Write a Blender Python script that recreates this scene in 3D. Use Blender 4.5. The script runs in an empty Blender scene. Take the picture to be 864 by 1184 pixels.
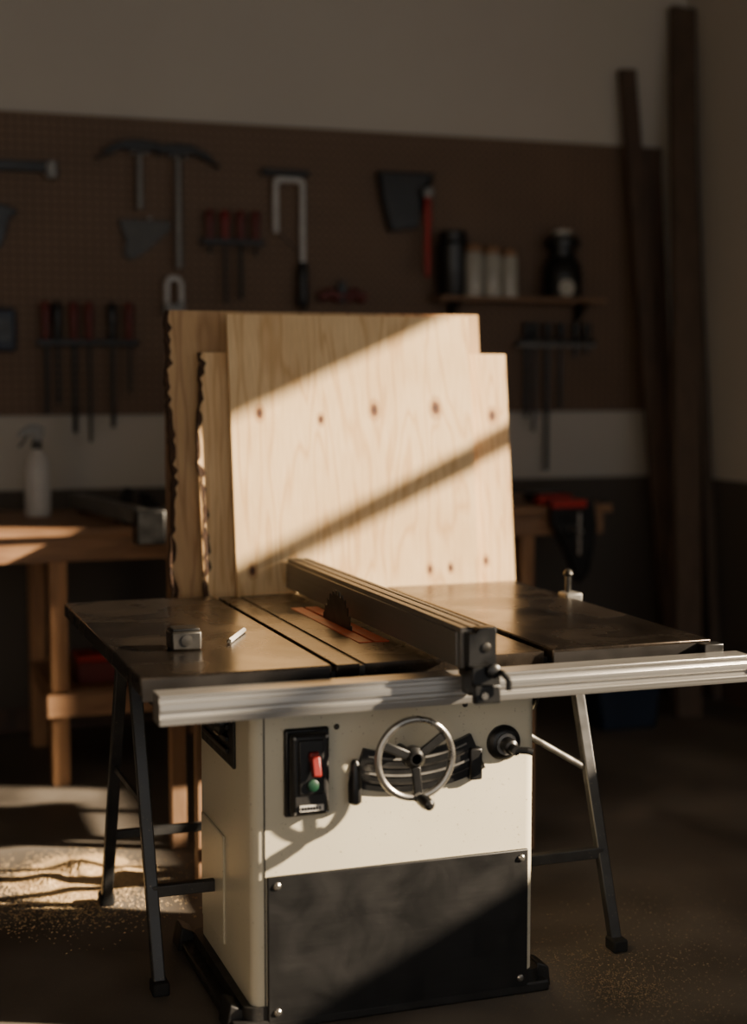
import bpy, bmesh, math, random
from mathutils import Vector, Matrix
random.seed(7)
D = bpy.data
def S(r,g,b):
    f=lambda c:(c/255/12.92) if c/255<=.04045 else ((c/255+.055)/1.055)**2.4
    return (f(r),f(g),f(b),1)
# ---------------------------------------------------------------- materials
def base(name):
    m=D.materials.new(name); m.use_nodes=True; nt=m.node_tree
    return m,nt,nt.nodes['Principled BSDF']
def mul(c,k): return (min(c[0]*k,1),min(c[1]*k,1),min(c[2]*k,1),1)
def M(name,col,rough=.5,metal=0,var=.15,scale=6,bump=0,stretch=(1,1,1),col2=None,rvar=.08,speck=None,dist=0,spec=.5,fine=None):
    m,nt,b=base(name); N=nt.nodes.new; L=nt.links.new
    tc=N('ShaderNodeTexCoord'); mp=N('ShaderNodeMapping'); mp.inputs['Scale'].default_value=stretch
    L(tc.outputs['Object'],mp.inputs['Vector'])
    no=N('ShaderNodeTexNoise'); no.inputs['Scale'].default_value=scale; no.inputs['Detail'].default_value=6
    no.inputs['Distortion'].default_value=dist
    L(mp.outputs[0],no.inputs['Vector'])
    cr=N('ShaderNodeValToRGB'); cr.color_ramp.elements[0].position=.3; cr.color_ramp.elements[1].position=.7
    cr.color_ramp.elements[0].color=mul(col,1-var) ; cr.color_ramp.elements[1].color=col2 or mul(col,1+var)
    L(no.outputs['Fac'],cr.inputs[0]); out=cr.outputs[0]
    if speck:
        n2=N('ShaderNodeTexNoise'); n2.inputs['Scale'].default_value=speck[1]; n2.inputs['Detail'].default_value=1
        L(tc.outputs['Object'],n2.inputs['Vector'])
        mr=N('ShaderNodeMapRange'); mr.inputs['From Min'].default_value=speck[2]; mr.inputs['From Max'].default_value=speck[2]+.04
        L(n2.outputs['Fac'],mr.inputs['Value'])
        mx=N('ShaderNodeMix'); mx.data_type='RGBA'; mx.inputs['B'].default_value=speck[0]
        L(mr.outputs[0],mx.inputs['Factor']); L(out,mx.inputs['A']); out=mx.outputs['Result']
    if fine:   # fine directional scratches: (mapping scale, strength)
        mf=N('ShaderNodeMapping'); mf.inputs['Scale'].default_value=fine[0]; mf.inputs['Rotation'].default_value=(0,0,.5); L(tc.outputs['Object'],mf.inputs['Vector'])
        nf=N('ShaderNodeTexNoise'); nf.inputs['Scale'].default_value=1; nf.inputs['Detail'].default_value=5; L(mf.outputs[0],nf.inputs['Vector'])
        cf=N('ShaderNodeMapRange'); cf.inputs['From Min'].default_value=.38; cf.inputs['From Max'].default_value=.62
        cf.inputs['To Min'].default_value=1-fine[1]; cf.inputs['To Max'].default_value=1; L(nf.outputs['Fac'],cf.inputs['Value'])
        mm=N('ShaderNodeVectorMath'); mm.operation='SCALE'; L(out,mm.inputs[0]); L(cf.outputs[0],mm.inputs['Scale']); out=mm.outputs[0]
    L(out,b.inputs['Base Color'])
    rr=N('ShaderNodeMapRange'); rr.inputs['To Min'].default_value=max(rough-rvar,.02); rr.inputs['To Max'].default_value=min(rough+rvar,1)
    rr.inputs['From Min'].default_value=.3; rr.inputs['From Max'].default_value=.7
    L(no.outputs['Fac'],rr.inputs['Value']); L(rr.outputs[0],b.inputs['Roughness'])
    b.inputs['Metallic'].default_value=metal; b.inputs['Specular IOR Level'].default_value=spec
    if bump:
        bp=N('ShaderNodeBump'); bp.inputs['Strength'].default_value=bump; bp.inputs['Distance'].default_value=.01
        L(no.outputs['Fac'],bp.inputs['Height']); L(bp.outputs[0],b.inputs['Normal'])
    return m
def plywood(name,knots,c1,c2,gs=(5,5,.8)):
    m,nt,b=base(name); N=nt.nodes.new; L=nt.links.new
    tc=N('ShaderNodeTexCoord'); mp=N('ShaderNodeMapping'); mp.inputs['Scale'].default_value=gs
    L(tc.outputs['Object'],mp.inputs['Vector'])
    no=N('ShaderNodeTexNoise'); no.inputs['Scale'].default_value=1.1; no.inputs['Detail'].default_value=3; no.inputs['Distortion'].default_value=.35
    L(mp.outputs[0],no.inputs['Vector'])
    mu=N('ShaderNodeMath'); mu.operation='MULTIPLY'; mu.inputs[1].default_value=22; L(no.outputs['Fac'],mu.inputs[0])
    fr=N('ShaderNodeMath'); fr.operation='PINGPONG'; fr.inputs[1].default_value=1; L(mu.outputs[0],fr.inputs[0])
    cr=N('ShaderNodeValToRGB'); cr.color_ramp.elements[0].color=c2; cr.color_ramp.elements[1].color=c1
    cr.color_ramp.elements[0].position=.0; cr.color_ramp.elements[1].position=.45
    L(fr.outputs[0],cr.inputs[0]); out=cr.outputs[0]
    bl=N('ShaderNodeTexNoise'); bl.inputs['Scale'].default_value=3.5; bl.inputs['Detail'].default_value=3; L(tc.outputs['Object'],bl.inputs['Vector'])
    crb=N('ShaderNodeValToRGB'); crb.color_ramp.elements[0].color=(.86,.81,.74,1); crb.color_ramp.elements[1].color=(1,1,1,1)
    crb.color_ramp.elements[0].position=.35; crb.color_ramp.elements[1].position=.6; L(bl.outputs['Fac'],crb.inputs[0])
    mb=N('ShaderNodeMix'); mb.data_type='RGBA'; mb.blend_type='MULTIPLY'; mb.inputs['Factor'].default_value=.8
    L(out,mb.inputs['A']); L(crb.outputs[0],mb.inputs['B']); out=mb.outputs['Result']
    fn=N('ShaderNodeTexNoise'); fn.inputs['Scale'].default_value=3; fn.inputs['Detail'].default_value=8
    mp2=N('ShaderNodeMapping'); mp2.inputs['Scale'].default_value=(60,60,3); L(tc.outputs['Object'],mp2.inputs['Vector']); L(mp2.outputs[0],fn.inputs['Vector'])
    cr2=N('ShaderNodeValToRGB'); cr2.color_ramp.elements[0].color=(.78,.74,.70,1); cr2.color_ramp.elements[1].color=(1,1,1,1)
    cr2.color_ramp.elements[0].position=.3; cr2.color_ramp.elements[1].position=.6
    L(fn.outputs['Fac'],cr2.inputs[0])
    mx=N('ShaderNodeMix'); mx.data_type='RGBA'; mx.blend_type='MULTIPLY'; mx.inputs['Factor'].default_value=.6
    L(out,mx.inputs['A']); L(cr2.outputs[0],mx.inputs['B']); out=mx.outputs['Result']
    for (kx,kz,kr) in knots:
        su=N('ShaderNodeVectorMath'); su.operation='SUBTRACT'; su.inputs[1].default_value=(kx,0,kz); L(tc.outputs['Object'],su.inputs[0])
        sc=N('ShaderNodeVectorMath'); sc.operation='MULTIPLY'; sc.inputs[1].default_value=(1,0,.62); L(su.outputs[0],sc.inputs[0])
        le=N('ShaderNodeVectorMath'); le.operation='LENGTH'; L(sc.outputs[0],le.inputs[0])
        ad=N('ShaderNodeMath'); ad.operation='MULTIPLY_ADD'; ad.inputs[1].default_value=.012; L(fn.outputs['Fac'],ad.inputs[0]); L(le.outputs['Value'],ad.inputs[2])
        for (a,c,k) in ((2.3,S(176,128,80),.6),(1.25,S(110,66,34),1),(.6,S(60,34,18),1)):
            mr=N('ShaderNodeMapRange'); mr.inputs['From Min'].default_value=kr*a+.006; mr.inputs['From Max'].default_value=kr*a*.7+.006
            mr.inputs['To Max'].default_value=k; L(ad.outputs[0],mr.inputs['Value'])
            m2=N('ShaderNodeMix'); m2.data_type='RGBA'; m2.inputs['B'].default_value=c
            L(mr.outputs[0],m2.inputs['Factor']); L(out,m2.inputs['A']); out=m2.outputs['Result']
    L(out,b.inputs['Base Color']); b.inputs['Roughness'].default_value=.62
    bp=N('ShaderNodeBump'); bp.inputs['Strength'].default_value=.15; bp.inputs['Distance'].default_value=.004
    L(fn.outputs['Fac'],bp.inputs['Height']); L(bp.outputs[0],b.inputs['Normal'])
    return m
def pegmat():
    m,nt,b=base('pegboard_hardboard'); N=nt.nodes.new; L=nt.links.new
    ge=N('ShaderNodeNewGeometry')
    sc=N('ShaderNodeVectorMath'); sc.operation='MULTIPLY'; sc.inputs[1].default_value=(1/.036,0,1/.036); L(ge.outputs['Position'],sc.inputs[0])
    fr=N('ShaderNodeVectorMath'); fr.operation='FRACTION'; L(sc.outputs[0],fr.inputs[0])
    su=N('ShaderNodeVectorMath'); su.operation='SUBTRACT'; su.inputs[1].default_value=(.5,0,.5); L(fr.outputs[0],su.inputs[0])
    le=N('ShaderNodeVectorMath'); le.operation='LENGTH'; L(su.outputs[0],le.inputs[0])
    mr=N('ShaderNodeMapRange'); mr.inputs['From Min'].default_value=.21; mr.inputs['From Max'].default_value=.17; L(le.outputs['Value'],mr.inputs['Value'])
    no=N('ShaderNodeTexNoise'); no.inputs['Scale'].default_value=3; L(ge.outputs['Position'],no.inputs['Vector'])
    cr=N('ShaderNodeValToRGB'); cr.color_ramp.elements[0].color=S(100,80,64); cr.color_ramp.elements[1].color=S(120,97,78)
    L(no.outputs['Fac'],cr.inputs[0])
    mx=N('ShaderNodeMix'); mx.data_type='RGBA'; mx.inputs['B'].default_value=(.015,.011,.008,1)
    L(mr.outputs[0],mx.inputs['Factor']); L(cr.outputs[0],mx.inputs['A']); L(mx.outputs['Result'],b.inputs['Base Color'])
    b.inputs['Roughness'].default_value=.7
    return m
def wallmat():
    m,nt,b=base('wall_paint'); N=nt.nodes.new; L=nt.links.new
    ge=N('ShaderNodeNewGeometry'); sx=N('ShaderNodeSeparateXYZ'); L(ge.outputs['Position'],sx.inputs[0])
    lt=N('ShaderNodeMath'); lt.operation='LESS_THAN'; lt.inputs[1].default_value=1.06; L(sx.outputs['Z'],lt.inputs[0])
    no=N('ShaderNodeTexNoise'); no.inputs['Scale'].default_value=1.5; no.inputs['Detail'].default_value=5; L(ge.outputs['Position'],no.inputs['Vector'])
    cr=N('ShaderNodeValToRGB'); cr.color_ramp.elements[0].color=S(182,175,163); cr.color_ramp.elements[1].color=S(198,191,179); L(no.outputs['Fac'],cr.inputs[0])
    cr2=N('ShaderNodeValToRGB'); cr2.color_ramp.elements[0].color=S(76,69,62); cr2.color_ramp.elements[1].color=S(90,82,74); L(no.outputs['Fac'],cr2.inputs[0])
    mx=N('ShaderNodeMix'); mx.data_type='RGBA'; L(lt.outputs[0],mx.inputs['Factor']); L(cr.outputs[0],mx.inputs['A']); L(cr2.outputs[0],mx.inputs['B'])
    L(mx.outputs['Result'],b.inputs['Base Color']); b.inputs['Roughness'].default_value=.85
    return m
m_wall=wallmat(); m_peg=pegmat()
m_ceil=M('ceiling_paint',S(150,144,134),.9)
m_floor=M('concrete_floor',S(84,77,69),.58,0,.34,2.2,.25,col2=S(118,109,98),rvar=.15,dist=.4,speck=(S(150,130,104),300,.69))
m_plyf=plywood('birch_plywood',[(.093,.80,.010),(.295,.779,.008),(.477,.808,.012),(.691,.813,.013),(.648,.285,.008),(.72,.287,.007),(.051,.305,.009)],S(240,208,158),S(222,182,128))
m_plym=plywood('pine_board',[(1.005,.786,.011),(.96,.30,.008)],S(236,202,152),S(216,174,122),(9,9,.8))
m_plyb=plywood('rough_board',[(.5,.9,.01)],S(204,168,122),S(176,138,96))
m_bark=M('bark',S(64,44,30),.95,0,.5,40,.8)
m_iron=M('cast_iron_top',S(70,63,57),.27,.92,.2,5,.012,col2=S(104,93,82),rvar=.08,dist=.8,speck=(S(150,130,104),190,.705),fine=((14,220,14),.3))
m_ironside=M('cast_iron_edge',S(36,33,31),.45,.5,.2,10)
m_alu=M('brushed_aluminium',S(190,187,182),.34,.85,.08,20,.02,stretch=(.05,1,8))
m_alud=M('fence_aluminium',S(128,123,116),.40,.6,.08,14,.02,stretch=(8,.05,8))
m_cream=M('cream_enamel',S(212,204,180),.38,0,.05,4,0,rvar=.05,speck=(S(160,148,124),160,.73))
m_black=M('black_powdercoat',S(28,27,26),.5,0,.25,30,.08,speck=(S(80,74,64),260,.72))
m_panel=M('black_access_panel',S(17,17,17),.5,.1,.3,9,.03,col2=S(25,24,24),speck=(S(48,46,43),260,.70),fine=((6,160,160),.25),dist=.6)
m_plast=M('black_plastic',S(20,20,20),.35,0,.2,20)
m_rub=M('rubber',S(18,18,18),.8)
m_steel=M('steel',S(165,162,156),.3,.9,.1,25)
m_dsteel=M('dark_steel',S(70,68,65),.4,.8,.2,25)
m_gsteel=M('galvanised_tool',S(128,126,122),.5,.6,.15,25)
m_bsteel=M('plated_tool',S(190,188,184),.35,.3,.1,25)
m_leg=M('painted_steel_leg',S(60,60,60),.42,.4,.2,20,speck=(S(110,100,88),150,.72))
m_red=M('red_plastic',S(160,30,22),.4)
m_swred=M('switch_red',S(120,24,18),.4)
m_dred=M('dark_red_handle',S(96,32,26),.45)
m_insert=M('red_throat_insert',S(200,74,46),.45,0,.15,20)
m_green=M('green_button',S(14,54,36),.4)
m_white=M('white_plastic',S(205,202,195),.4)
m_bench=M('bench_wood',S(136,100,70),.55,0,.25,5,.1,stretch=(1,8,8),col2=S(164,124,90))
m_benchv=M('bench_leg_wood',S(158,114,76),.55,0,.25,5,.1,stretch=(8,8,1),col2=S(182,136,94))
m_rack=M('rack_wood',S(130,100,74),.6,0,.2,6,.1,stretch=(8,8,1))
m_lum=M('dark_lumber',S(74,58,47),.65,0,.3,5,.15,stretch=(8,8,.8),col2=S(94,74,60))
m_lum2=M('brown_lumber',S(86,70,57),.65,0,.3,5,.15,stretch=(8,8,.8))
m_dust=M('sawdust',S(222,190,142),.9,0,.25,150,.7)
m_dust2=M('sawdust_trodden',S(140,122,98),.9,0,.2,60)
m_glass=M('cloudy_jar',S(172,168,156),.25)
m_blue=M('dark_blue_plastic',S(28,40,58),.45)
# ---------------------------------------------------------------- geometry
def link(o): bpy.context.scene.collection.objects.link(o); return o
def grp(name,loc):
    e=D.objects.new(name,None); e.location=loc; e.empty_display_size=.1; link(e); return e
def fin(name,bm,mat,par=None,bevel=0,ang=35,origin=None,rot=None):
    bmesh.ops.recalc_face_normals(bm,faces=bm.faces)
    if par is not None: org=Vector(par.location)
    elif origin is not None: org=Vector(origin)
    else:
        xs=[v.co for v in bm.verts]; org=Vector(((min(v.x for v in xs)+max(v.x for v in xs))/2,(min(v.y for v in xs)+max(v.y for v in xs))/2,min(v.z for v in xs)))
    bmesh.ops.translate(bm,verts=bm.verts,vec=-org)
    me=D.meshes.new(name); bm.to_mesh(me); bm.free()
    if isinstance(mat,(list,tuple)):
        for x in mat: me.materials.append(x)
    else: me.materials.append(mat)
    for p in me.polygons: p.use_smooth=True
    me.set_sharp_from_angle(angle=math.radians(ang))
    o=D.objects.new(name,me); link(o)
    if par is not None: o.parent=par
    else: o.location=org
    if rot: o.rotation_euler=rot
    if bevel:
        b=o.modifiers.new('bevel','BEVEL'); b.width=bevel; b.segments=2; b.limit_method='ANGLE'; b.angle_limit=math.radians(40)
    return o
def abox(bm,x0,x1,y0,y1,z0,z1,mi=0):
    vs=[bm.verts.new((x,y,z)) for z in (z0,z1) for y in (y0,y1) for x in (x0,x1)]
    for f in ((0,1,3,2),(4,6,7,5),(0,4,5,1),(1,5,7,3),(3,7,6,2),(2,6,4,0)):
        bm.faces.new([vs[i] for i in f]).material_index=mi
def box(name,x0,x1,y0,y1,z0,z1,mat,par=None,bevel=0):
    bm=bmesh.new(); abox(bm,x0,x1,y0,y1,z0,z1); return fin(name,bm,mat,par,bevel)
def boxes(name,L,mat,par=None,bevel=0):
    bm=bmesh.new()
    for b in L: abox(bm,*b)
    return fin(name,bm,mat,par,bevel)
def frame(p0,p1,hint=(0,1,0)):
    p0=Vector(p0);p1=Vector(p1); z=(p1-p0).normalized(); h=Vector(hint)
    if abs(z.dot(h))>.98: h=Vector((1,0,0))
    x=h.cross(z).normalized(); y=z.cross(x)
    return p0,p1,x,y,z
def abar(bm,p0,p1,w,d,hint=(0,1,0)):
    p0,p1,x,y,z=frame(p0,p1,hint); r=[]
    for p in (p0,p1):
        r.append([bm.verts.new(p+x*w/2*a+y*d/2*b) for a,b in ((-1,-1),(1,-1),(1,1),(-1,1))])
    bm.faces.new(r[0]); bm.faces.new(r[1])
    for i in range(4): bm.faces.new((r[0][i],r[0][(i+1)%4],r[1][(i+1)%4],r[1][i]))
def bar(name,p0,p1,w,d,mat,par=None,bevel=0,hint=(0,1,0)):
    bm=bmesh.new(); abar(bm,p0,p1,w,d,hint); return fin(name,bm,mat,par,bevel)
def alathe(bm,o,ax,prof,seg=32):
    o=Vector(o); ax=Vector(ax).normalized(); _,_,x,y,z=frame(o,o+ax); rings=[]
    for (r,h) in prof:
        rings.append([bm.verts.new(o+z*h+(x*math.cos(2*math.pi*i/seg)+y*math.sin(2*math.pi*i/seg))*max(r,1e-4)) for i in range(seg)])
    for a,b in zip(rings,rings[1:]):
        for i in range(seg): bm.faces.new((a[i],a[(i+1)%seg],b[(i+1)%seg],b[i]))
    bm.faces.new(rings[0]); bm.faces.new(rings[-1])
def lathe(name,o,ax,prof,mat,par=None,seg=32,bevel=0):
    bm=bmesh.new(); alathe(bm,o,ax,prof,seg); return fin(name,bm,mat,par,bevel)
def cyl(name,p0,p1,r,mat,par=None,r2=None,seg=24):
    L=(Vector(p1)-Vector(p0)).length
    return lathe(name,p0,Vector(p1)-Vector(p0),[(r,0),(r2 if r2 is not None else r,L)],mat,par,seg)
def tube(name,pts,r,mat,par=None,seg=10):
    bm=bmesh.new(); pts=[Vector(p) for p in pts]
    for a,b in zip(pts,pts[1:]): alathe(bm,a,b-a,[(r,0),(r,(b-a).length)],seg)
    for p in pts[1:-1]: bmesh.ops.create_icosphere(bm,subdivisions=2,radius=r,matrix=Matrix.Translation(p))
    return fin(name,bm,mat,par)
def torus(name,c,n,R,r,mat,par=None,seg=48,rs=12):
    bm=bmesh.new(); c=Vector(c); _,_,x,y,z=frame(c,c+Vector(n)); rings=[]
    for i in range(seg):
        a=2*math.pi*i/seg; d=x*math.cos(a)+y*math.sin(a)
        rings.append([bm.verts.new(c+d*(R+r*math.cos(2*math.pi*j/rs))+z*r*math.sin(2*math.pi*j/rs)) for j in range(rs)])
    for i in range(seg):
        A=rings[i];B=rings[(i+1)%seg]
        for j in range(rs): bm.faces.new((A[j],A[(j+1)%rs],B[(j+1)%rs],B[j]))
    return fin(name,bm,mat,par)
def ext(name,prof,axis,a,b,mat,par=None,bevel=0,origin=None,rot=None):
    bm=bmesh.new()
    def mk(p,t):
        return {'X':(t,p[0],p[1]),'Y':(p[0],t,p[1]),'Z':(p[0],p[1],t)}[axis]
    A=[bm.verts.new(mk(p,a)) for p in prof]; B=[bm.verts.new(mk(p,b)) for p in prof]; n=len(prof)
    bm.faces.new(A); bm.faces.new(B)
    for i in range(n): bm.faces.new((A[i],A[(i+1)%n],B[(i+1)%n],B[i]))
    bmesh.ops.triangulate(bm,faces=[f for f in bm.faces if len(f.verts)>4])
    return fin(name,bm,mat,par,bevel,origin=origin,rot=rot)
# ---------------------------------------------------------------- room
WX=4.0; WY=6.7; CZ=3.7; LX=-2.6; FY=-2.6
box('floor',LX-.15,WX+.15,FY,WY+.15,-.1,0,m_floor)
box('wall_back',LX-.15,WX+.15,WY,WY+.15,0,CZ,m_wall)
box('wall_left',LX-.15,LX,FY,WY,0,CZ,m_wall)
Z0,Z1,Y0,Y1=1.364,2.75,1.0,4.25
boxes('wall_right',[(WX,WX+.15,FY,Y0,0,CZ),(WX,WX+.15,Y1,WY,0,CZ),(WX,WX+.15,Y0,Y1,0,Z0),(WX,WX+.15,Y0,Y1,Z1,CZ)],m_wall)
box('ceiling',LX-.15,WX+.15,FY,WY+.15,CZ,CZ+.1,m_ceil)
box('baseboard_back',LX,WX,WY-.015,WY,0,.1,m_lum)
box('baseboard_right',WX-.015,WX,FY,WY-.015,0,.1,m_lum)
w=grp('window_1',(WX+.08,(Y0+Y1)/2,Z0))
zb=.406+.446*(WX+.08)
box('glazing_bar',WX+.06,WX+.10,Y0,Y1,zb-.036,zb+.036,m_white,w,.004)
box('jamb_1',WX+.04,WX+.12,Y0,Y0+.05,Z0,Z1,m_white,w,.004)
box('jamb_2',WX+.04,WX+.12,Y1-.05,Y1,Z0,Z1,m_white,w,.004)
box('sill',WX-.03,WX,Y0-.05,Y1+.05,Z0-.04,Z0-.001,m_white,w,.004)
# ---------------------------------------------------------------- table saw
T=grp('table_saw',(1.35,3.6,0))
ZT=.88; JR=1.612
box('left_wing',.612,1.06,3.30,4.50,ZT-.04,ZT,m_iron,T,.003)
box('left_wing_apron',.617,1.055,3.298,3.32,ZT-.055,ZT-.006,m_ironside,T)
box('centre_table_left',1.078,1.135,3.32,4.49,ZT-.045,ZT-.004,m_iron,T,.002)
boxes('miter_slot',[(1.135,1.148,3.32,4.49,ZT-.045,ZT-.008)],m_dsteel,T)
boxes('centre_table',[(1.148,1.222,3.32,4.49,ZT-.045,ZT-.004),(1.305,JR,3.32,4.49,ZT-.045,ZT-.004),
   (1.222,1.305,3.32,3.58,ZT-.045,ZT-.004),(1.222,1.305,4.20,4.49,ZT-.045,ZT-.004)],m_iron,T)
box('centre_apron',1.07,JR+.01,3.335,3.36,ZT-.07,ZT-.045,m_ironside,T)
boxes('throat_insert',[(1.223,1.258,3.582,4.198,ZT-.02,ZT-.002),(1.266,1.304,3.582,4.198,ZT-.02,ZT-.002)],m_insert,T)
box('right_wing',JR+.015,2.07,3.30,4.49,ZT-.035,ZT+.004,m_iron,T,.003)
box('right_wing_apron',JR+.017,2.068,3.298,3.32,ZT-.045,ZT-.004,m_ironside,T)
boxes('wing_joints',[(1.06,1.078,3.33,4.48,ZT-.06,ZT-.02),(JR,JR+.015,3.33,4.48,ZT-.06,ZT-.02)],m_black,T)
boxes('underframe',[(.66,2.03,3.42,3.45,.79,.838),(.66,2.03,4.38,4.41,.79,.838),(.66,.69,3.45,4.38,.79,.838),(2.0,2.03,3.45,4.38,.79,.838)],m_black,T)
# blade
bm=bmesh.new(); n=30; R=.135; c=Vector((1.262,3.88,ZT-.045)); prof=[]
for i in range(n):
    a=2*math.pi*i/n; s=2*math.pi/n
    prof+= [(a,R),(a+s*.25,R*.985),(a+s*.45,R*.90),(a+s*.75,R*.90),(a+s*.98,R*.97)]
A=[bm.verts.new((c.x-.0012,c.y+r*math.cos(a),c.z+r*math.sin(a))) for a,r in prof]
B=[bm.verts.new((c.x+.0012,c.y+r*math.cos(a),c.z+r*math.sin(a))) for a,r in prof]
bm.faces.new(A); bm.faces.new(B)
for i in range(len(A)): bm.faces.new((A[i],A[(i+1)%len(A)],B[(i+1)%len(A)],B[i]))
bmesh.ops.triangulate(bm,faces=[f for f in bm.faces if len(f.verts)>4])
fin('saw_blade',bm,m_dsteel,T)
# fence
x0,x1,zb0,zt0=1.318,1.386,ZT+.004,ZT+.098
pf=[(x0,zb0),(x1,zb0),(x1,zt0),(x1-.012,zt0),(x1-.012,zt0-.008),(x1-.02,zt0-.008),(x1-.02,zt0),(x0+.026,zt0),(x0+.026,zt0-.006),(x0+.018,zt0-.006),(x0+.018,zt0),(x0,zt0)]
ext('rip_fence',pf,'Y',3.145,4.56,m_alud,T,.0012)
box('fence_face',x0-.006,x0,3.16,4.55,zb0+.004,zt0-.012,m_alud,T,.001)
ext('fence_end_cap',[(x0+.008,zb0-.006),(x1+.008,zb0-.006),(x1+.008,zt0+.003),(x0+.035,zt0+.003),(x0+.026,zt0-.010),(x0+.008,zt0-.010)],'Y',3.115,3.146,m_plast,T,.002)
boxes('fence_bracket',[(x0+.008,x1+.010,3.095,3.14,.835,.895),(x0+.008,x1+.004,3.08,3.10,.812,.855),(x0+.01,x1+.0,3.14,3.185,.862,.883)],m_plast,T,.004)
boxes('bracket_spacer',[(x0+.02,x1-.01,3.14,3.187,.82,.862)],m_dsteel,T,.002)
cyl('bracket_bolt_1',(x0+.03,3.085,.832),(x0+.03,3.072,.832),.008,m_steel,T)
lathe('cap_knob',(x0+.05,3.118,.935),(0,-1,0),[(.011,0),(.011,.006),(.005,.008)],m_dsteel,T)
tube('fence_lever',[(x1-.008,3.10,.885),(x1+.004,3.07,.882),(x1+.014,3.06,.868),(x1+.014,3.06,.845)],.007,m_plast,T)
lathe('lever_knob',(x1-.012,3.097,.885),(0,-1,0),[(.015,0),(.017,.006),(.016,.016),(.010,.02)],m_plast,T)
# front rail
pr=[(3.19,.792),(3.26,.792),(3.26,.858),(3.19,.858),(3.19,.852),(3.194,.850),(3.194,.842),(3.188,.840),(3.188,.824),(3.196,.820),(3.196,.812),(3.188,.808)]
ext('front_rail',pr,'X',.633,2.12,m_alu,T,.001)
box('rail_mount',.70,2.0,3.26,3.30,.80,.838,m_ironside,T)
box('rail_end_cap',2.12,2.126,3.192,3.258,.796,.854,m_plast,T)
box('corner_bracket',2.03,2.085,3.262,3.298,.845,.878,m_plast,T,.003)
box('edge_clamp_base',2.06,2.115,4.09,4.15,ZT-.03,ZT+.014,m_gsteel,T,.005)
cyl('edge_clamp_pin',(2.08,4.12,ZT+.01),(2.08,4.12,ZT+.07),.009,m_dsteel,T)
lathe('edge_clamp_knob',(2.08,4.12,ZT+.065),(0,0,1),[(.012,0),(.015,.006),(.011,.016),(.005,.02)],m_dsteel,T)
# cabinet
cx0,cx1,cy0,cy1=.88,1.612,3.36,3.90
def rrect(x0,x1,y0,y1,r,k=6):
    pts=[]
    for (cx,cy,a) in ((x1-r,y1-r,0),(x0+r,y1-r,90),(x0+r,y0+r,180),(x1-r,y0+r,270)):
        for i in range(k+1):
            t=math.radians(a+90*i/k); pts.append((cx+r*math.cos(t),cy+r*math.sin(t)))
    return pts
ext('cabinet',rrect(cx0,cx1,cy0,cy1,.028),'Z',.05,.80,m_cream,T)
ext('cabinet_top_flange',rrect(cx0-.01,cx1+.01,cy0-.004,cy1+.01,.03),'Z',.80,.835,m_ironside,T)
ext('cabinet_base',[(cx0-.05,cy0-.01),(cx1+.04,cy0-.01),(cx1+.04,cy1+.05),(cx0-.05,cy1+.05)],'Z',0,.028,m_black,T,.006)
ext('cabinet_plinth',rrect(cx0-.02,cx1+.02,cy0-.004,cy1+.02,.03),'Z',.02,.06,m_black,T)
for i,(fx,fy) in enumerate(((cx0-.06,cy0-.0),(cx1+.008,cy0-.0),(cx0-.06,cy1),(cx1+.008,cy1))):
    ext('base_foot_%d'%(i+1),[(fx,0),(fx+.05,0),(fx+.045,.05),(fx+.012,.065)] ,'Y',fy+.02,fy+.10,m_black,T,.004)
box('left_seam',cx0+.030,cx0+.033,cy0-.002,cy0+.002,.06,.80,m_ironside,T)
box('access_panel',.916,1.590,3.350,3.3605,.02,.374,m_panel,T,.003)
for i,(sx,sz) in enumerate(((.939,.352),(1.570,.353),(1.570,.045),(.939,.045))):
    lathe('panel_screw_%d'%(i+1),(sx,3.350,sz),(0,-1,0),[(.009,0),(.009,.003),(.005,.006)],m_steel,T,16)
boxes('side_plate',[(.872,.881,3.50,3.84,.60,.79)],m_black,T,.004)
for i in range(5): box('side_louvre_%d'%(i+1),.864,.874,3.54,3.80,.63+i*.03,.642+i*.03,m_plast,T,.002)
lathe('side_knob',(.872,3.58,.70),(-1,0,0),[(.03,0),(.03,.02),(.02,.03)],m_plast,T)
boxes('lower_side_plate',[(.874,.881,3.62,3.86,.12,.40)],m_cream,T,.004)
# switch
box('switch_back',.958,1.068,3.345,3.361,.515,.725,m_plast,T,.006)
box('switch_box',.966,1.060,3.315,3.346,.523,.717,m_black,T,.010)
boxes('switch_bezel',[(.982,1.044,3.309,3.316,.575,.705)],m_plast,T,.004)
bar('switch_paddle',(1.018,3.300,.668),(1.019,3.288,.622),.022,.018,m_swred,T,.004)
box('switch_paddle_top',1.005,1.029,3.298,3.312,.655,.678,m_swred,T,.004)
lathe('start_button',(1.015,3.310,.598),(0,-1,0),[(.014,0),(.014,.007),(.011,.009)],m_green,T)
box('switch_label',.985,1.043,3.311,3.3155,.536,.550,m_white,T)
boxes('label_print',[(.989+i*.007,.993+i*.007,3.3095,3.3112,.539,.547) for i in range(7)],m_plast,T)
for i,(a,b) in enumerate(((.974,.71),(1.052,.71),(.974,.531),(1.052,.531))):
    lathe('switch_screw_%d'%(i+1),(a,3.316,b),(0,-1,0),[(.004,0),(.003,.003)],m_steel,T,12)
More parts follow.
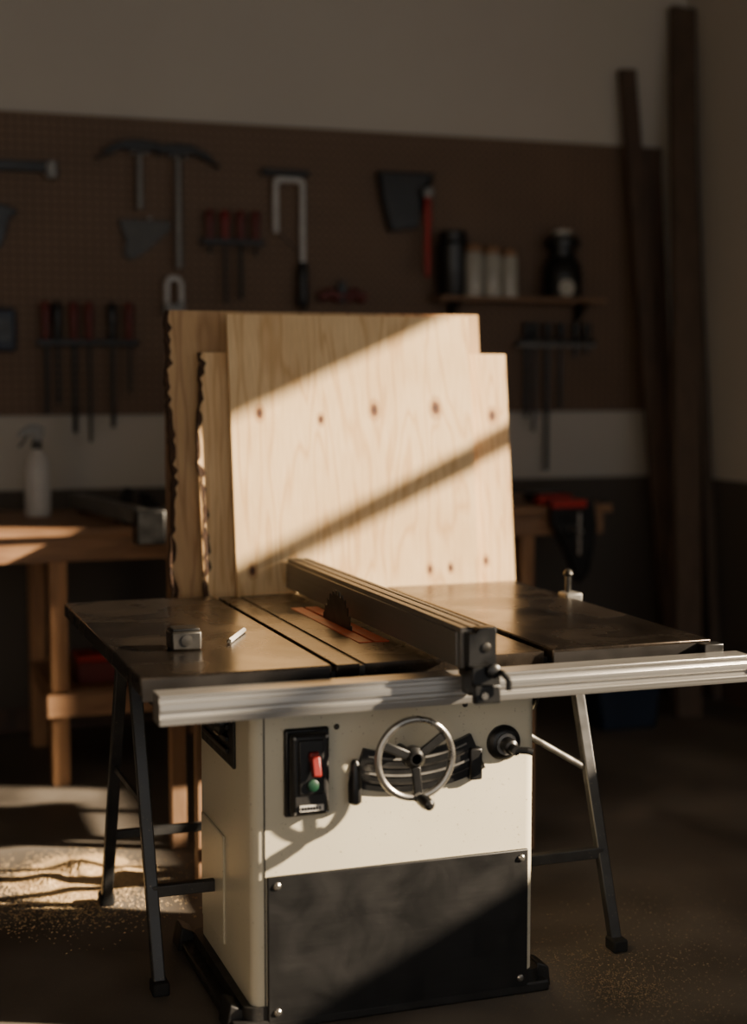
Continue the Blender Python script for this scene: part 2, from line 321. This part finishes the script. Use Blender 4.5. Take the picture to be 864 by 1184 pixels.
# height handwheel
hc=Vector((1.25,3.255,.655))
torus('handwheel_rim',hc,(0,-1,0),.093,.0085,m_steel,T,64,14)
cyl('handwheel_shaft',hc+Vector((0,.105,0)),hc+Vector((0,-.01,0)),.012,m_dsteel,T)
lathe('handwheel_hub',hc+Vector((0,.03,0)),(0,-1,0),[(.022,0),(.028,.012),(.026,.030),(.015,.040)],m_plast,T)
for i,a in enumerate((35,155,275)):
    a=math.radians(a); d=Vector((math.cos(a),0,math.sin(a)))
    bar('spoke_%d'%(i+1),hc+d*.02,hc+d*.089,.022,.010,m_plast,T,.003)
hd=hc+Vector((.006,0,-.093))
lathe('crank_handle',hd+Vector((0,.004,0)),(.15,-1,-.1),[(.007,0),(.008,.012),(.014,.02),(.016,.045),(.013,.062),(.006,.068)],m_plast,T)
cyl('crank_nut',hd+Vector((0,.012,0)),hd+Vector((0,-.008,0)),.012,m_steel,T)
cc=(1.275,1.03)
def arc(r0,r1,a0,a1,k=20):
    o=[(cc[0]+r1*math.cos(math.radians(a0+(a1-a0)*i/k)),cc[1]+r1*math.sin(math.radians(a0+(a1-a0)*i/k))) for i in range(k+1)]
    q=[(cc[0]+r0*math.cos(math.radians(a1+(a0-a1)*i/k)),cc[1]+r0*math.sin(math.radians(a1+(a0-a1)*i/k))) for i in range(k+1)]
    return o+q
ext('bevel_scale',arc(.385,.48,-108,-66),'Y',3.347,3.362,m_plast,T,.002)
for i in range(4):
    ext('scale_slot_%d'%(i+1),arc(.397+i*.02,.402+i*.02,-106,-69),'Y',3.343,3.349,m_dsteel if i%2 else m_gsteel,T)
boxes('scale_end',[(1.425,1.458,3.335,3.362,.565,.645)],m_plast,T,.005)
lathe('bevel_lock_lever',(1.128,3.335,.535),(0,0,1),[(.010,0),(.016,.006),(.017,.05),(.013,.075),(.011,.10),(.006,.108)],m_plast,T)
cyl('bevel_lock_shaft',(1.128,3.362,.60),(1.128,3.33,.60),.010,m_steel,T)
kc=Vector((1.522,3.36,.648))
lathe('tilt_knob_flange',kc,(0,-1,0),[(.044,0),(.044,.008),(.036,.016),(.028,.02)],m_plast,T)
lathe('tilt_knob_ring',kc+Vector((0,-.018,0)),(0,-1,0),[(.027,0),(.027,.008)],m_steel,T)
lathe('tilt_knob_shaft',kc+Vector((0,-.02,0)),(.05,-1,-.1),[(.020,0),(.018,.03),(.012,.034),(.012,.055)],m_plast,T)
tube('tilt_knob_handle',[kc+Vector((.0,-.065,-.005)),kc+Vector((.03,-.078,-.006)),kc+Vector((.042,-.082,-.010))],.009,m_plast,T)
for i,(a,b) in enumerate(((.915,.775),(1.10,.775),(1.57,.775),(1.36,.76),(1.42,.75),(1.09,.72))):
    lathe('panel_bolt_%d'%(i+1),(a,3.361,b),(0,-1,0),[(.007,0),(.007,.003),(.003,.006)],m_dsteel,T,12)
lathe('side_motor_cover',(1.61,3.56,.72),(1,0,0),[(.07,0),(.072,.02),(.062,.035),(.05,.05),(.02,.055)],m_black,T)
lathe('side_pulley',(1.67,3.56,.72),(1,0,0),[(.03,-.01),(.045,.0),(.045,.006),(.035,.012),(.045,.018),(.045,.024)],m_dsteel,T)
def leg(nm,foot,top,m):
    foot=Vector(foot);top=Vector(top); d=(top-foot).normalized()
    bar(nm,foot+d*.02,top,.032,.028,m,T,.004)
    ext(nm+'_foot',[(foot.x-.022,foot.y-.027),(foot.x+.022,foot.y-.027),(foot.x+.022,foot.y+.027),(foot.x-.022,foot.y+.027)],'Z',0,.035,m_rub,T,.006)
leg('leg_1',(.718,3.66,0),(.70,3.86,.80),m_leg)
leg('leg_2',(.70,4.36,0),(.70,4.03,.80),m_leg)
leg('leg_3',(1.945,3.54,0),(1.945,3.84,.80),m_leg)
leg('leg_4',(1.945,4.36,0),(1.945,4.04,.80),m_leg)
bar('spreader_1',(.70,4.17,.455),(.706,3.77,.455),.018,.010,m_leg,T,.002)
bar('spreader_2',(1.955,4.17,.455),(1.955,3.71,.455),.018,.010,m_leg,T,.002)
bar('crossbar_rear',(.70,4.265,.235),(1.945,4.265,.235),.026,.022,m_leg,T,.003)
bar('crossbar_left',(.712,3.72,.245),(.882,3.72,.245),.030,.024,m_leg,T,.003)
bar('crossbar_right',(1.608,3.63,.245),(1.945,3.63,.245),.030,.024,m_leg,T,.003)
cyl('side_strut',(1.61,3.62,.655),(1.935,3.72,.46),.009,m_steel,T)
# ---------------------------------------------------------------- small things on the saw
G=grp('steel_square_block',(.782,3.63,ZT))
box('body',.745,.822,3.595,3.665,ZT,ZT+.048,m_dsteel,G,.006)
box('lid',.750,.817,3.60,3.66,ZT+.048,ZT+.054,m_plast,G,.002)
lathe('dial',(.783,3.595,ZT+.026),(0,-1,0),[(.014,0),(.014,.003),(.004,.004)],m_dsteel,G,20)
G=grp('carpenter_pencil',(.955,3.757,ZT))
lathe('shaft',(.905,3.66,ZT+.0065),(.103,.205,0),[(.0065,0),(.0065,.175)],m_white,G,6)
lathe('tip',(.905,3.66,ZT+.0065),(-.103,-.205,0),[(.0065,0),(.002,.018),(.0005,.02)],m_dsteel,G,6)
# ---------------------------------------------------------------- plywood + rack
Rk=grp('sheet_goods_rack',(1.55,4.65,0))
for i,(a,b,c1_,d) in enumerate(((.985,1.035,4.40,.60),(2.06,2.11,4.40,.60),(.99,1.04,4.80,1.45),(1.96,2.01,4.80,1.45))):
    box('leg_%d'%(i+1),a,b,c1_,c1_+.045,0,d,m_rack,Rk,.003)
box('shelf',.965,2.14,4.40,4.86,.60,.638,m_rack,Rk,.002)
box('back_rail',1.02,2.0,4.765,4.80,1.36,1.44,m_rack,Rk,.002)
box('stretcher',1.03,2.06,4.41,4.44,.12,.17,m_rack,Rk,.002)
def wav(n,h,amp,seed):
    rnd=random.Random(seed); pts=[]; x=0
    for i in range(n+1):
        x=x*.8+rnd.uniform(-1,1)*amp; pts.append((x+amp*math.sin(i*.2+seed)*1.6,h*i/n))
    return pts
lean=(-.124,0,0)
def sheet(name,x0_,y0_,w_,h_,th,mat,live=None):
    z0_=.64
    if live is None: prof=[(0,0),(w_,0),(w_,h_),(0,h_)]
    else:
        e=wav(60,h_,.0034,live); prof=[(w_,0),(w_,h_)]+[(p[0],p[1]) for p in reversed(e)]
    bm=bmesh.new()
    A=[bm.verts.new((p[0],0,p[1])) for p in prof]; B=[bm.verts.new((p[0],th,p[1])) for p in prof]; n=len(prof)
    bm.faces.new(A); bm.faces.new(B)
    for i in range(n): bm.faces.new((A[i],A[(i+1)%n],B[(i+1)%n],B[i]))
    bmesh.ops.triangulate(bm,faces=[f for f in bm.faces if len(f.verts)>4])
    mats=[mat,m_bark]
    if live is not None:
        rnd=random.Random(live+5); ring=[]
        for (px,pz) in e:
            o=rnd.uniform(.001,.005); q=rnd.uniform(-.001,.018)
            ring.append([bm.verts.new(v) for v in ((px-o,-.0015,pz),(px+q,-.0015,pz),(px+.004,th+.001,pz),(px-o,th+.001,pz))])
        for a,b in zip(ring,ring[1:]):
            for j in range(4): bm.faces.new((a[j],a[(j+1)%4],b[(j+1)%4],b[j])).material_index=1
        bm.faces.new(ring[0]).material_index=1; bm.faces.new(ring[-1]).material_index=1
    o=fin(name,bm,mats,None,0,origin=(0,0,0),rot=lean); o.location=(x0_,y0_,z0_)
    return o
sheet('plywood_sheet',1.156,4.53,.82,1.114,.018,m_plyf)
sheet('live_edge_board',1.062,4.572,1.063,.993,.022,m_plym,3)
sheet('live_edge_board',.978,4.618,1.072,1.127,.030,m_plyb,8)
# ---------------------------------------------------------------- pegboard
PF=6.678
box('pegboard',-.6,3.86,PF,WY-.002,1.386,2.675,m_peg,None,.002)
def peg(par,x,z,l=.06): cyl('peg',(x,PF,z),(x,PF-l,z),.004,m_steel,par,seg=8)
def hammer(x,zt,zb,flip,mh):
    g=grp('hammer',(x,PF-.03,zt)); s=flip
    pf=[(x+s*.09,zt+.012),(x+s*.095,zt-.03),(x+s*.05,zt-.022),(x+s*.02,zt-.03),(x-s*.02,zt-.03),(x-s*.08,zt-.022),(x-s*.14,zt-.05),(x-s*.19,zt-.075),(x-s*.13,zt-.012),(x-s*.06,zt+.018),(x,zt+.024)]
    ext('head',pf,'Y',PF-.052,PF-.0,m_plast,g,.004)
    cyl('handle',(x,PF-.035,zb),(x,PF-.035,zt),.018,mh,g,.014,12)
    peg(g,x-s*.03,zt-.035); peg(g,x+s*.03,zt-.035); return g
hammer(1.26,2.555,2.28,1,m_gsteel)
hammer(1.43,2.545,2.03,-1,m_gsteel)
g=grp('spirit_level',(.75,PF-.03,2.44))
box('body',.50,.86,PF-.045,PF,2.42,2.465,m_plast,g,.004); box('end',.86,.905,PF-.05,PF,2.395,2.47,m_gsteel,g,.006)
g=grp('combination_square',(1.27,PF-.03,2.2))
ext('blade',[(1.17,2.235),(1.40,2.235),(1.40,2.20),(1.28,2.09),(1.22,2.06),(1.19,2.08),(1.20,2.16)],'Y',PF-.02,PF,m_dsteel,g,.002); peg(g,1.3,2.24)
g=grp('shackle',(1.41,PF-.03,1.9))
tube('ring',[(1.375,PF-.03,1.87),(1.375,PF-.03,1.96),(1.39,PF-.03,1.985),(1.425,PF-.03,1.985),(1.44,PF-.03,1.96),(1.44,PF-.03,1.87)],.012,m_bsteel,g); box('body',1.36,1.455,PF-.05,PF,1.82,1.875,m_gsteel,g,.006)
def drivers(name,xs,zt,zr,lens,hm):
    g=grp(name,(sum(xs)/len(xs),PF-.03,zr))
    box('rail',min(xs)-.04,max(xs)+.04,PF-.055,PF,zr-.012,zr+.012,m_plast,g,.003)
    for i,(x,l) in enumerate(zip(xs,lens)):
        lathe('handle_%d'%(i+1),(x,PF-.035,zr),(0,0,1),[(.012,0),(.019,.02),(.016,.06),(.021,.09),(.021,zt-zr-.02),(.012,zt-zr)],hm[i%len(hm)],g,12)
        cyl('shaft_%d'%(i+1),(x,PF-.035,zr),(x,PF-.035,l),.008 if i%2 else .011,m_plast,g,seg=8)
    return g
drivers('screwdriver_rack',[.845,.895,.965,1.03,1.13,1.205],1.875,1.70,[1.39,1.43,1.31,1.268,1.33,1.48],[m_dred,m_plast,m_dred,m_dred,m_plast,m_dred])
drivers('screwdriver_rack',[1.57,1.64,1.71,1.78],2.29,2.15,[2.10,1.88,1.90,2.09],[m_dred,m_swred,m_dred,m_dred])
g=drivers('screwdriver_rack',[3.12,3.16,3.23,3.30,3.38,3.44],1.79,1.72,[1.36,1.29,1.10,1.40,1.65,1.66],[m_plast])
box('ledge',3.06,3.47,PF-.07,PF,1.695,1.712,m_gsteel,g,.002)
g=grp('hacksaw',(1.93,PF-.03,2.2))
tube('frame',[(1.875,PF-.03,2.20),(1.875,PF-.03,2.42),(1.885,PF-.03,2.435),(1.99,PF-.03,2.435),(2.0,PF-.03,2.42),(2.0,PF-.03,2.07)],.014,m_bsteel,g)
box('spine',1.81,2.03,PF-.045,PF,2.45,2.48,m_plast,g,.004)
lathe('handle',(2.0,PF-.03,1.86),(0,0,1),[(.02,0),(.030,.03),(.026,.1),(.030,.16),(.018,.21)],m_plast,g,14)
cyl('blade',(1.875,PF-.03,2.21),(2.0,PF-.03,2.10),.003,m_dsteel,g,seg=6); peg(g,1.93,2.443); peg(g,1.9,2.42)
g=grp('drill_case',(2.45,PF-.04,2.3))
ext('body',[(2.36,2.49),(2.63,2.49),(2.62,2.45),(2.57,2.43),(2.55,2.24),(2.42,2.22),(2.38,2.36)],'Y',PF-.06,PF-.0,m_plast,g,.006)
g=grp('paint_brush',(2.585,PF-.03,2.2))
lathe('handle',(2.585,PF-.090,2.01),(0,0,1),[(.010,0),(.016,.06),(.014,.2),(.018,.3),(.014,.37)],m_red,g,12); peg(g,2.595,2.36,.09)
box('ferrule',2.562,2.608,PF-.105,PF-.075,2.375,2.42,m_gsteel,g,.003)
g=grp('pliers',(2.19,PF-.03,1.9))
for k,s in enumerate((-1,1)):
    tube('grip_%d'%(k+1),[(2.19+s*.012,PF-.025,1.91),(2.19+s*.06,PF-.025,1.935),(2.19+s*.11,PF-.025,1.91)],.025,m_dred,g)
ext('jaw',[(2.17,1.89),(2.21,1.89),(2.215,1.94),(2.20,1.99),(2.18,1.99),(2.165,1.94)],'Y',PF-.035,PF,m_plast,g,.003)
g=grp('tin_snips',(.66,PF-.03,2.2))
ext('body',[(.58,2.28),(.68,2.28),(.745,2.25),(.70,2.22),(.67,2.10),(.60,2.08)],'Y',PF-.04,PF,m_plast,g,.005)
g=grp('tape_measure',(.66,PF-.03,1.75)); box('body',.58,.72,PF-.05,PF,1.66,1.84,m_blue,g,.012); box('clip',.60,.70,PF-.055,PF-.05,1.70,1.80,m_plast,g,.002)
# shelf with jars
g=grp('wall_shelf',(3.05,PF-.07,1.92))
box('board',2.62,3.47,PF-.17,PF,1.905,1.925,m_rack,g,.002)
for i,x in enumerate((2.72,3.38)): ext('bracket_%d'%(i+1),[(PF,1.905),(PF-.14,1.905),(PF,1.80)],'X',x,x+.015,m_plast,g)
def jar(name,x,y,z,r,h,mb,ml):
    g=grp(name,(x,y,z)); lathe('body',(x,y,z),(0,0,1),[(r*.96,0),(r,.008),(r,h*.8),(r*.8,h*.87)],mb,g,20)
    lathe('lid',(x,y,z+h*.86),(0,0,1),[(r*.86,0),(r*.86,h*.12),(r*.8,h*.14)],ml,g,20)
jar('storage_jar',2.715,6.60,1.925,.075,.30,m_plast,m_plast)
jar('storage_jar',2.795,6.535,1.925,.044,.235,m_glass,m_bench)
jar('storage_jar',2.888,6.535,1.925,.044,.23,m_glass,m_bench)
jar('storage_jar',2.975,6.535,1.925,.040,.22,m_glass,m_bench)
g=grp('round_tin',(3.27,6.58,1.925))
lathe('body',(3.27,6.58,1.925),(0,0,1),[(.07,0),(.092,.01),(.095,.10),(.085,.17),(.06,.20),(.06,.235),(.085,.24),(.085,.275),(.05,.30)],m_plast,g,24)
lathe('label',(3.25,6.488,1.97),(0,-1,0),[(.04,0),(.04,.004)],m_glass,g,20)
lathe('cap',(3.27,6.58,2.225),(0,0,1),[(.045,0),(.045,.02),(.03,.024)],m_glass,g,20)
# ---------------------------------------------------------------- benches
def bench(x0,x1,y0,y1,zt,legs,shelf=True,ap=.13):
    g=grp('workbench',((x0+x1)/2,(y0+y1)/2,0))
    box('top',x0,x1,y0,y1,zt-.035,zt,m_bench,g,.006)
    box('apron_front',x0+.03,x1-.03,y0+.03,y0+.055,zt-ap,zt-.035,m_bench,g,.002)
    box('apron_back',x0+.03,x1-.03,y1-.06,y1-.035,zt-ap,zt-.035,m_bench,g,.002)
    k=0
    for x in legs:
        for y in (y0+.055,y1-.13):
            k+=1; box('leg_%d'%k,x,x+.065,y,y+.07,0,zt-.035,m_benchv,g,.003)
        box('side_rail_%d'%k,x+.01,x+.055,y0+.12,y1-.12,.28,.35,m_bench,g,.002)
    if shelf:
        box('lower_rail',legs[0]-.02,legs[-1]+.08,y0+.03,y0+.055,.27,.355,m_bench,g,.002)
        box('lower_shelf',legs[0]+.0,legs[-1]+.065,y0+.055,y1-.05,.35,.365,m_bench,g,.002)
    return g
BZ=.99
bench(.20,1.52,5.66,6.50,BZ,(.725,1.40))
bench(1.75,3.22,5.95,6.62,BZ,(1.9,2.80))
g=grp('toolbox',(.98,5.9,.366))
box('body',.84,1.12,5.82,5.98,.366,.45,m_dred,g,.008); box('lid',.838,1.122,5.818,5.982,.45,.475,m_red,g,.006); tube('handle',[(.92,5.9,.475),(.92,5.9,.50),(1.04,5.9,.50),(1.04,5.9,.475)],.007,m_plast,g)
# spray bottle
bx,by=.745,6.20
g=grp('spray_bottle',(bx,by,BZ))
lathe('body',(bx,by,BZ),(0,0,1),[(.046,0),(.052,.01),(.052,.20),(.046,.235),(.022,.265),(.018,.28)],m_white,g)
lathe('collar',(bx,by,BZ+.272),(0,0,1),[(.021,0),(.021,.03),(.015,.034)],m_dsteel,g,20)
hz=BZ+.300
ext('head',[(bx-.075,hz+.02),(bx-.07,hz+.045),(bx-.03,hz+.07),(bx+.0,hz+.072),(bx+.03,hz+.058),(bx+.026,hz+.025),(bx+.012,hz),(bx-.012,hz),(bx-.02,hz+.03)],'Y',by-.013,by+.013,m_gsteel,g,.004)
tube('trigger',[(bx-.035,by,hz+.033),(bx-.05,by,hz+.005),(bx-.07,by,hz-.02)],.006,m_dsteel,g)
# bar clamp lying over the bench edge
g=grp('bar_clamp',(1.0,5.8,BZ))
bar('beam',(.93,6.42,BZ+.045),(1.05,5.56,BZ+.045),.06,.055,m_gsteel,g,.004)
box('jaw',1.01,1.12,5.47,5.56,BZ-.055,BZ+.075,m_plast,g,.008); box('slide',1.12,1.18,5.50,5.55,BZ-.04,BZ+.01,m_plast,g,.006)
box('foot',.93,.98,6.30,6.36,BZ,BZ+.02,m_plast,g,.004); box('foot_front',1.0,1.06,5.70,5.76,BZ,BZ+.02,m_plast,g,.004)
g=grp('hand_plane',(1.15,6.2,BZ))
q=BZ
box('sole',1.06,1.33,6.17,6.24,q,q+.018,m_dsteel,g,.003); ext('tote',[(1.08,q+.018),(1.13,q+.018),(1.115,q+.075),(1.13,q+.105),(1.10,q+.11),(1.08,q+.075)],'Y',6.19,6.22,m_plast,g,.005)
ext('iron',[(1.17,q+.018),(1.25,q+.018),(1.19,q+.085),(1.15,q+.085)],'Y',6.18,6.23,m_plast,g,.003); lathe('knob',(1.295,6.205,q+.018),(0,0,1),[(.012,0),(.01,.015),(.018,.03),(.012,.045)],m_plast,g,16)
g=grp('bench_vise',(2.95,5.93,BZ))
box('red_jaw',2.88,3.04,5.99,6.05,BZ,BZ+.045,m_red,g,.008); box('body',2.90,3.05,6.05,6.20,BZ,BZ+.05,m_plast,g,.01)
ext('front_jaw',[(2.90,BZ+.03),(3.10,BZ+.03),(3.12,BZ-.09),(3.08,BZ-.30),(3.03,BZ-.34),(2.98,BZ-.22),(2.90,BZ-.07)],'Y',5.90,5.945,m_plast,g,.006)
box('red_bar',2.89,3.06,5.885,5.90,BZ-.005,BZ+.03,m_red,g,.005)
cyl('screw',(2.985,5.90,BZ-.10),(2.985,5.80,BZ-.10),.012,m_steel,g); cyl('tommy_bar',(2.985,5.81,BZ-.20),(2.985,5.81,BZ-.02),.006,m_steel,g)
box('slide',2.93,3.05,5.93,6.0,BZ+.0,BZ+.028,m_plast,g,.003)
g=grp('storage_bin',(3.25,5.95,0))
ext('tub',[(3.12,0),(3.38,0),(3.41,.24),(3.09,.24)],'Y',5.82,6.08,m_blue,g,.01); box('rim',3.075,3.425,5.805,6.095,.24,.262,m_blue,g,.005)
# ---------------------------------------------------------------- lumber in the corner
bar('lumber_board',(3.79,6.35,0.0),(3.635,6.64,3.03),.085,.04,m_lum,None,.003)
bar('lumber_board',(3.62,5.95,0.0),(3.93,6.63,3.34),.13,.045,m_lum2,None,.003)
bar('lumber_board',(3.90,6.52,0.0),(3.78,6.655,2.66),.10,.03,m_lum,None,.003)
bar('lumber_board',(3.955,6.25,0.0),(3.965,6.66,3.25),.05,.05,m_lum2,None,.003)
# ---------------------------------------------------------------- sawdust
def dust(name,spots,n,z,sz=.004,seed=1,mat=None):
    rnd=random.Random(seed); bm=bmesh.new()
    for i in range(n):
        cx,cy,sx,sy,hh=rnd.choice(spots); gx,gy=rnd.gauss(0,1),rnd.gauss(0,1)
        x=cx+gx*sx; y=cy+gy*sy; h=hh*math.exp(-(gx*gx+gy*gy)*.9)
        p=Vector((x,y,z+rnd.uniform(.6,1)*h+.0008)); s=sz*rnd.uniform(.4,1.3)
        a=rnd.uniform(0,6.28); u=Vector((math.cos(a),math.sin(a),rnd.uniform(-.05,.3)))*s; v=Vector((-math.sin(a),math.cos(a),rnd.uniform(0,.3)))*s*.6
        q=[bm.verts.new(p+k) for k in (-u-v,u-v,u+v,-u+v)]+[bm.verts.new(p+Vector((0,0,s*.5)))]
        for j in range(4): bm.faces.new((q[j],q[(j+1)%4],q[4]))
        bm.faces.new(q[:4])
    for (cx,cy,sx,sy,hh) in spots:
        if hh>.006:
            seg=60; K=16; rings=[]
            for k in range(K):
                f=k/(K-1); rings.append([bm.verts.new((cx+math.cos(2*math.pi*j/seg)*sx*2.0*f*(1+.12*math.sin(6*math.pi*j/seg)+.06*math.sin(14*math.pi*j/seg)),cy+math.sin(2*math.pi*j/seg)*sy*2.0*f*(1+.12*math.sin(6*math.pi*j/seg)+.06*math.sin(14*math.pi*j/seg)),z+.0003+hh*math.exp(-(2*f)**2*.9)*(1-f**4)*(1+rnd.uniform(-.25,.15)))) for j in range(seg)])
            for a,b in zip(rings,rings[1:]):
                for j in range(seg): bm.faces.new((a[j],a[(j+1)%seg],b[(j+1)%seg],b[j]))
    return fin(name,bm,mat or m_dust)
dust('sawdust_pile',[(.68,4.70,.07,.08,.030),(.56,4.62,.06,.06,.022),(.79,4.60,.05,.05,.018),(.62,4.50,.05,.05,.012),(.60,4.62,.14,.12,.002),(.6,4.4,.15,.12,.001)],14000,0,.0030,seed=2)
dust('sawdust_pile',[(1.82,3.30,.06,.07,.003),(1.86,3.2,.14,.14,.001),(2.1,3.6,.2,.2,.001),(1.8,3.45,.12,.1,.001)],3000,0,.0022,seed=3,mat=m_dust2)
# ---------------------------------------------------------------- light
sd=Vector((-1,.45,-.446)).normalized()
l=D.lights.new('sun','SUN'); l.energy=22; l.angle=math.radians(1.1); l.color=(1,.81,.58)
o=D.objects.new('sun',l); o.rotation_euler=sd.to_track_quat('-Z','Y').to_euler(); o.location=(7,0,4); link(o)
wd=D.worlds.new('world'); bpy.context.scene.world=wd; wd.use_nodes=True
bg=wd.node_tree.nodes['Background']; bg.inputs[0].default_value=(1,.98,.96,1); bg.inputs[1].default_value=.88
# ---------------------------------------------------------------- camera
cam=D.cameras.new('camera'); co=D.objects.new('camera',cam); link(co)
co.location=(0,0,1.54)
psi=math.radians(19.4); th=math.radians(5)
f=Vector((math.sin(psi)*math.cos(th),math.cos(psi)*math.cos(th),-math.sin(th)))
co.rotation_euler=f.to_track_quat('-Z','Y').to_euler()
cam.sensor_fit='VERTICAL'; cam.sensor_height=36; cam.sensor_width=36*864/1184; cam.lens=1750/1184*36
cam.clip_start=.05
cam.dof.use_dof=True; cam.dof.focus_distance=3.95; cam.dof.aperture_fstop=1.0
bpy.context.scene.camera=co
